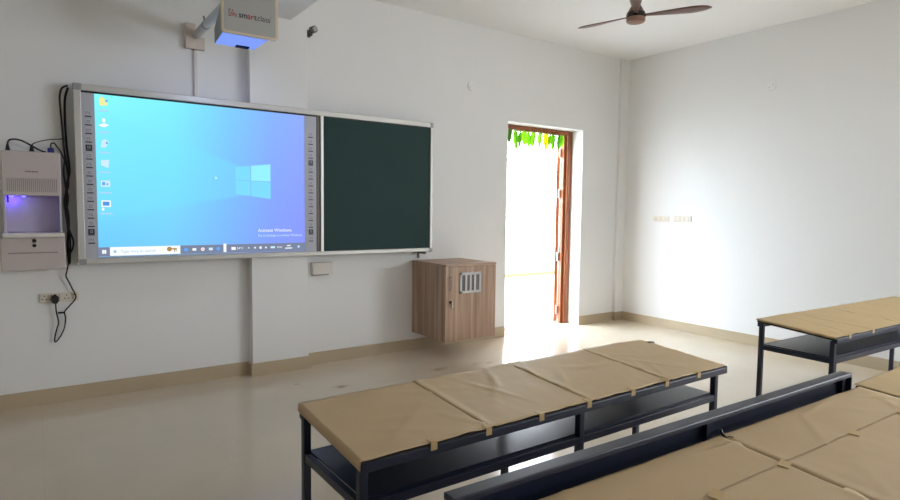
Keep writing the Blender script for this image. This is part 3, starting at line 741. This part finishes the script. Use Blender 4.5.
# ------------------------------------------------------------------ ceiling fan
fan = thing('ceiling_fan', 'slim brown three blade ceiling fan hanging from the ceiling', 'fan', (4.045, 3.155, ZC))
bm = bmesh.new(); lathe(bm, [(.001, 0), (.06, -.001), (.058, -.04), (.02, -.07), (.014, -.075), (.014, -.11), (.022, -.13), (.040, -.17), (.066, -.215), (.072, -.222), (.001, -.223)]); smooth_angle(obj('downrod_cover', bm, M['fan'], fan))
bm = bmesh.new(); lathe(bm, [(.001, -.223), (.072, -.2235), (.076, -.235), (.076, -.262), (.001, -.263)]); smooth_angle(obj('motor_band', bm, M['fan_dark'], fan), .5)
bm = bmesh.new(); lathe(bm, [(.001, -.263), (.075, -.2635), (.075, -.288), (.066, -.298), (.001, -.300)]); smooth_angle(obj('bottom_cap', bm, M['fan_cap'], fan), .5)
for az in (-51, 96, 217):
    bm = bmesh.new(); n = 14; rows = []
    for i in range(n + 1):
        t = i / n; r = .07 + .50 * t
        w = (.016 + .040 * min(1, t / .7)) * (1 if t < .7 else max(.10, math.sqrt(max(0, 1 - ((t - .7) / .3) ** 2))))
        tw = -.20 * (1 - .4 * t); z0 = -.245 + .02 * t
        rows.append([bm.verts.new((r, s * w, z0 + s * w * math.tan(tw))) for s in (-1, -.4, .3, 1)])
    for a, b in zip(rows, rows[1:]):
        for k in range(3): bm.faces.new((a[k], a[k + 1], b[k + 1], b[k]))
    bmesh.ops.rotate(bm, verts=bm.verts[:], cent=(0, 0, 0), matrix=Matrix.Rotation(math.radians(az), 3, 'Z'))
    bl = obj('blade', bm, M['fan'], fan, smooth=True); bl.modifiers.new('thick', 'SOLIDIFY').thickness = .005

# ------------------------------------------------------------------ desks with kraft paper covers
ZN, ZF = .680, .712       # near and far height of the sloping top
def paper_sheet(parent, x0, x1, y0, y1, D, zfun, m, seed, drape_left=0.0, ridge=True, over_far=.006, over_near=.004, wav=1.0, lift=1.0):
    bm = bmesh.new(); nx, ny = 44, 26
    rng = random.Random(seed); V = []
    ph = parent.location.x * 7.3 + parent.location.y * 3.1
    cr = [(rng.uniform(x0, x1), rng.uniform(y0, y1), rng.uniform(-1.4, 1.4), rng.uniform(.0016, .0042)) for _ in range(5)]
    for j in range(ny + 1):
        for i in range(nx + 1):
            u, w = i / nx, j / ny
            ya = y0 - (over_near + .004 * lift * wav * noise.noise(Vector(((x0 + (x1 - x0) * u) * 8 + ph, 3, 0)))); yb_ = y1 + (over_far + .007 * lift * wav * noise.noise(Vector(((x0 + (x1 - x0) * u) * 9 + ph, 9, 0))))
            x = x0 + (x1 - x0) * u; y = ya + (yb_ - ya) * w
            z = zfun(y) + .0035
            z += .0014 * wav * (1 + noise.noise(Vector((x * 6 + ph, y * 9, 1)))) + .0009 * wav * noise.noise(Vector((x * 22, y * 22 + ph, 4)))
            for (cx, cy, ca, am) in cr:
                dd = (x - cx) * math.sin(ca) + (y - cy) * math.cos(ca); al = abs((x - cx) * math.cos(ca) - (y - cy) * math.sin(ca))
                z += am * math.exp(-(dd / .010) ** 2) * math.exp(-(al / .14) ** 2)
            if ridge:
                z += .0032 * math.exp(-((x - x0 - .016) / .009) ** 2)
            z += .0004 * (x0 > .01)
            z += .006 * lift * wav * max(0, noise.noise(Vector(((x0 + (x1 - x0) * u) * 12 + ph, 20, 0)))) * max(0, 1 - w * 12)      # near edge lifts in places
            z += .006 * lift * wav * max(0, noise.noise(Vector(((x0 + (x1 - x0) * u) * 9 + ph, 30, 0)))) * max(0, (w - .9) * 10)
            V.append(bm.verts.new((x, y, z)))
    for j in range(ny):
        for i in range(nx):
            a = j * (nx + 1) + i; bm.faces.new((V[a], V[a + 1], V[a + nx + 2], V[a + nx + 1]))
    if drape_left:
        e0 = [(v_.co.copy()) for v_ in V[::nx + 1]]
        a_ = [bm.verts.new(c) for c in e0]; b_ = [bm.verts.new(c + Vector((-.002, 0, -.004))) for c in e0]; c_ = [bm.verts.new(c + Vector((-.003, 0, -drape_left))) for c in e0]
        for q1, q2 in ((a_, b_), (b_, c_)):
            for j in range(ny): bm.faces.new((q1[j], q2[j], q2[j + 1], q1[j + 1]))
    o = obj('paper_sheet', bm, m, parent, smooth=True)
    so = o.modifiers.new('thick', 'SOLIDIFY'); so.thickness = .0010; so.offset = 0
    return o

def tape_piece(parent, x, y, z, wx, wy, fold=.022, rz=0.0):
    bm = bmesh.new()
    if fold:
        box(bm, x - wx / 2, x + wx / 2, y - .006, y + wy, z, z + .0012); box(bm, x - wx / 2, x + wx / 2, y - .0068, y - .0052, z - fold, z + .0012)
    else:
        box(bm, -wx / 2, wx / 2, -wy / 2, wy / 2, 0, .0012)
        bmesh.ops.transform(bm, matrix=Matrix.Translation((x, y, z)) @ Matrix.Rotation(rz, 4, 'Z') @ Matrix.Rotation(math.atan(.073), 4, 'X'), verts=bm.verts[:])
    return obj('tape_strip', bm, M['tape'], parent)

def desk(label, loc, rotz, L, D, group, overR=.048, mids=1):
    """origin at the near left corner of the top, on the floor; X along the desk, Y away"""
    t = thing('classroom_desk', label, 'desk', loc, rotz, group)
    zf = lambda y: ZN + (ZF - ZN) * y / D
    lw_ = .025; xl, xr = .002, L - overR
    # top board (sloping)
    bm = bmesh.new()
    v = [bm.verts.new(q) for q in ((0, 0, ZN), (L, 0, ZN), (L, D, ZF), (0, D, ZF), (0, 0, ZN - .016), (L, 0, ZN - .016), (L, D, ZF - .016), (0, D, ZF - .016))]
    for f in ((0, 1, 2, 3), (7, 6, 5, 4), (0, 4, 5, 1), (1, 5, 6, 2), (2, 6, 7, 3), (3, 7, 4, 0)): bm.faces.new([v[i] for i in f])
    obj('tabletop', bm, M['board_edge'], t)
    xs = [xl] + [xl + (xr - lw_ - xl) * (k + 1) / (mids + 1) for k in range(mids)] + [xr - lw_]
    for x in xs:
        for y0, zt_ in ((.010, ZN - .018), (D - .010 - lw_, ZF - .020)):
            bx('leg', (x, x + lw_, y0, y0 + lw_, .0, zt_), M['steel'], t, bev=.003)
    bm = bmesh.new()
    box(bm, 0, L - .001, -.002, .026, ZN - .030, ZN - .004, bev=.002); box(bm, 0, L - .02, D - .03, D - .001, ZF - .042, ZF - .0165, bev=.002)
    obj('top_rail', bm, M['steel'], t)
    bm = bmesh.new()
    zr0, zr1 = .534, .561
    for k in range(len(xs) - 1):
        for y0 in (.011, D - .034):
            box(bm, xs[k] + lw_, xs[k + 1], y0, y0 + .023, zr0, zr1, bev=.002)
    for x in (xl, xr - lw_):
        box(bm, x + .003, x + lw_ - .003, .036, D - .036, zr0, zr1, bev=.002)
    obj('shelf_rail', bm, M['steel'], t)
    bx('shelf', (xl + .024, xr - .024, .0345, D - .0345, zr1 - .002, zr1 + .004), M['shelf'], t)
    return t, zf

G = 'long classroom desks covered with brown paper'
L1, D1 = 1.773, .440
d1, zf1 = desk('long desk standing alone in front of the bench rail, brown paper top with taped seams', (.682, 1.362, 0), .004, L1, D1, G)
seams = [0, .434, .893, 1.345, L1 - .012]
for k in range(4):
    s = paper_sheet(d1, seams[k], seams[k + 1] + (.012 if k < 3 else 0), 0.004, D1, D1, zf1, M['paper'], 10 + k, .026 if k == 0 else 0, ridge=k > 0)
    for x in (.230, .432, .654, .884, 1.125, 1.335, 1.555):
        if seams[k] <= x + .02 < seams[k + 1]:
            tape_piece(s, x, .004, ZN + .0075, .022, .02, .024)
bm = bmesh.new(); box(bm, L1 - .028, L1 + .003, D1 - .066, D1 - .044, ZF - .004, ZF + .0045, bev=.002)
obj('torn_corner', bm, M['blackp'], d1, label='dark spot where the paper is torn')

L2 = 1.91
d2, zf2 = desk('desk at the right by the bright wall, tan paper top, dark legs visible', (3.512, 1.356, 0), -.043, L2, D1, G)
seams2 = [0, .42, .83, 1.38, L2 - .01]
for k in range(4):
    s = paper_sheet(d2, seams2[k] - (.004 if k == 0 else 0), seams2[k + 1] + (.012 if k < 3 else 0), 0.004, D1, D1, zf2, M['paper2'], 30 + k, .010 if k == 0 else 0, ridge=False, over_far=.002)
    for x in (.145, .43, .83, 1.2, 1.6):
        if seams2[k] <= x + .02 < seams2[k + 1]:
            tape_piece(s, x, .004, ZN + .0075, .022, .018, .022)

# near desk, its rear edge behind the bench rail; turned slightly
RZ = -.025
D3 = .445
L3 = 1.79
def near_origin(L_):
    # far right corner at (2.462, .905)
    c, s_ = math.cos(RZ), math.sin(RZ)
    dx, dy = L_, D3
    return (2.462 - (dx * c - dy * s_), .872 - (dx * s_ + dy * c), 0)
d3, zf3 = desk('nearest desk in the foreground, wide paper top directly behind the bench rail', near_origin(L3), RZ, L3, D3, G)
sx3 = [0, L3 - .893, L3]
ym = D3 - .190
for k in range(2):
    for (a, b, q) in ((0.0, ym + .008, 0), (ym, D3 - .006, 1)):
        s = paper_sheet(d3, sx3[k], sx3[k + 1] + (.010 if k == 0 else -.002), a, b, D3, (lambda y, q=q: zf3(y) + .0008 * (1 - q)), M['paper'], 50 + k * 2 + q, 0, ridge=k > 0, over_far=.002, wav=1.1, lift=0)
        if q == 0:
            for x in ((.586, .890) if k == 0 else (1.29, 1.63)):
                tape_piece(s, x, ym, zf3(ym) + .0085, .045, .026, 0, .3)
bm = bmesh.new(); tube(bm, [(.902, D3 - .02, ZF + .006), (.906, D3 - .008, ZF + .012), (.909, D3 - .002, ZF + .020)], .004); tube(bm, [(.902, D3 - .02, ZF + .006), (.914, D3 - .026, ZF + .006), (.920, D3 - .034, ZF + .005)], .003)
obj('seam_clip', bm, M['blackp'], d3, label='small dark twist at the seam')
d4, zf4 = desk('foreground desk at the right edge butting against the nearest desk, browner paper top', (2.478, .462, 0), -.006, 1.95, .425, G)
s = paper_sheet(d4, 0, .92, .004, .425, .425, zf4, M['paper2'], 70, 0, ridge=False)
s = paper_sheet(d4, .91, 1.94, .004, .425, .425, zf4, M['paper2'], 71, 0, ridge=True)

# ------------------------------------------------------------------ bench whose backrest rail stands before the near desk
o3 = near_origin(L3)
bench = thing('bench', 'dark navy steel bench whose backrest rail crosses the foreground in front of the nearest desk', 'bench', o3, RZ)
yr = D3 + .019
bx('backrest_rail', (.0, L3 - .022, yr - .006, yr + .034, .751, .767), M['steel'], bench, bev=.003)
bx('backrest_panel', (.01, L3 - .026, yr + .0262, yr + .030, .60, .7505), M['steel'], bench)
for x in (.02, L3 - .90, L3 - .056):
    bx('backrest_post', (x, x + .034, yr + .0305, yr + .058, 0, .7505), M['steel'], bench, bev=.003)
    bx('panel_bracket', (x, x + .026, yr + .010, yr + .0255, .690, .7505), M['steel'], bench)
bx('rail_end_plate', (L3 - .022, L3 - .016, yr - .004, yr + .0255, .690, .7505), M['steel'], bench)
bx('bench_seat', (.0, L3 - .006, yr + .060, yr + .33, .385, .41), mat('bench_seat_board', (96, 78, 60), .5, 0, .5, .08, 12), bench, bev=.004)
for x in (.02, L3 - .90, L3 - .056):
    bx('front_leg', (x, x + .034, yr + .28, yr + .314, 0, .385), M['steel'], bench, bev=.003)
    bx('seat_bearer', (x + .003, x + .031, yr + .0585, yr + .28, .352, .384), M['steel'], bench)
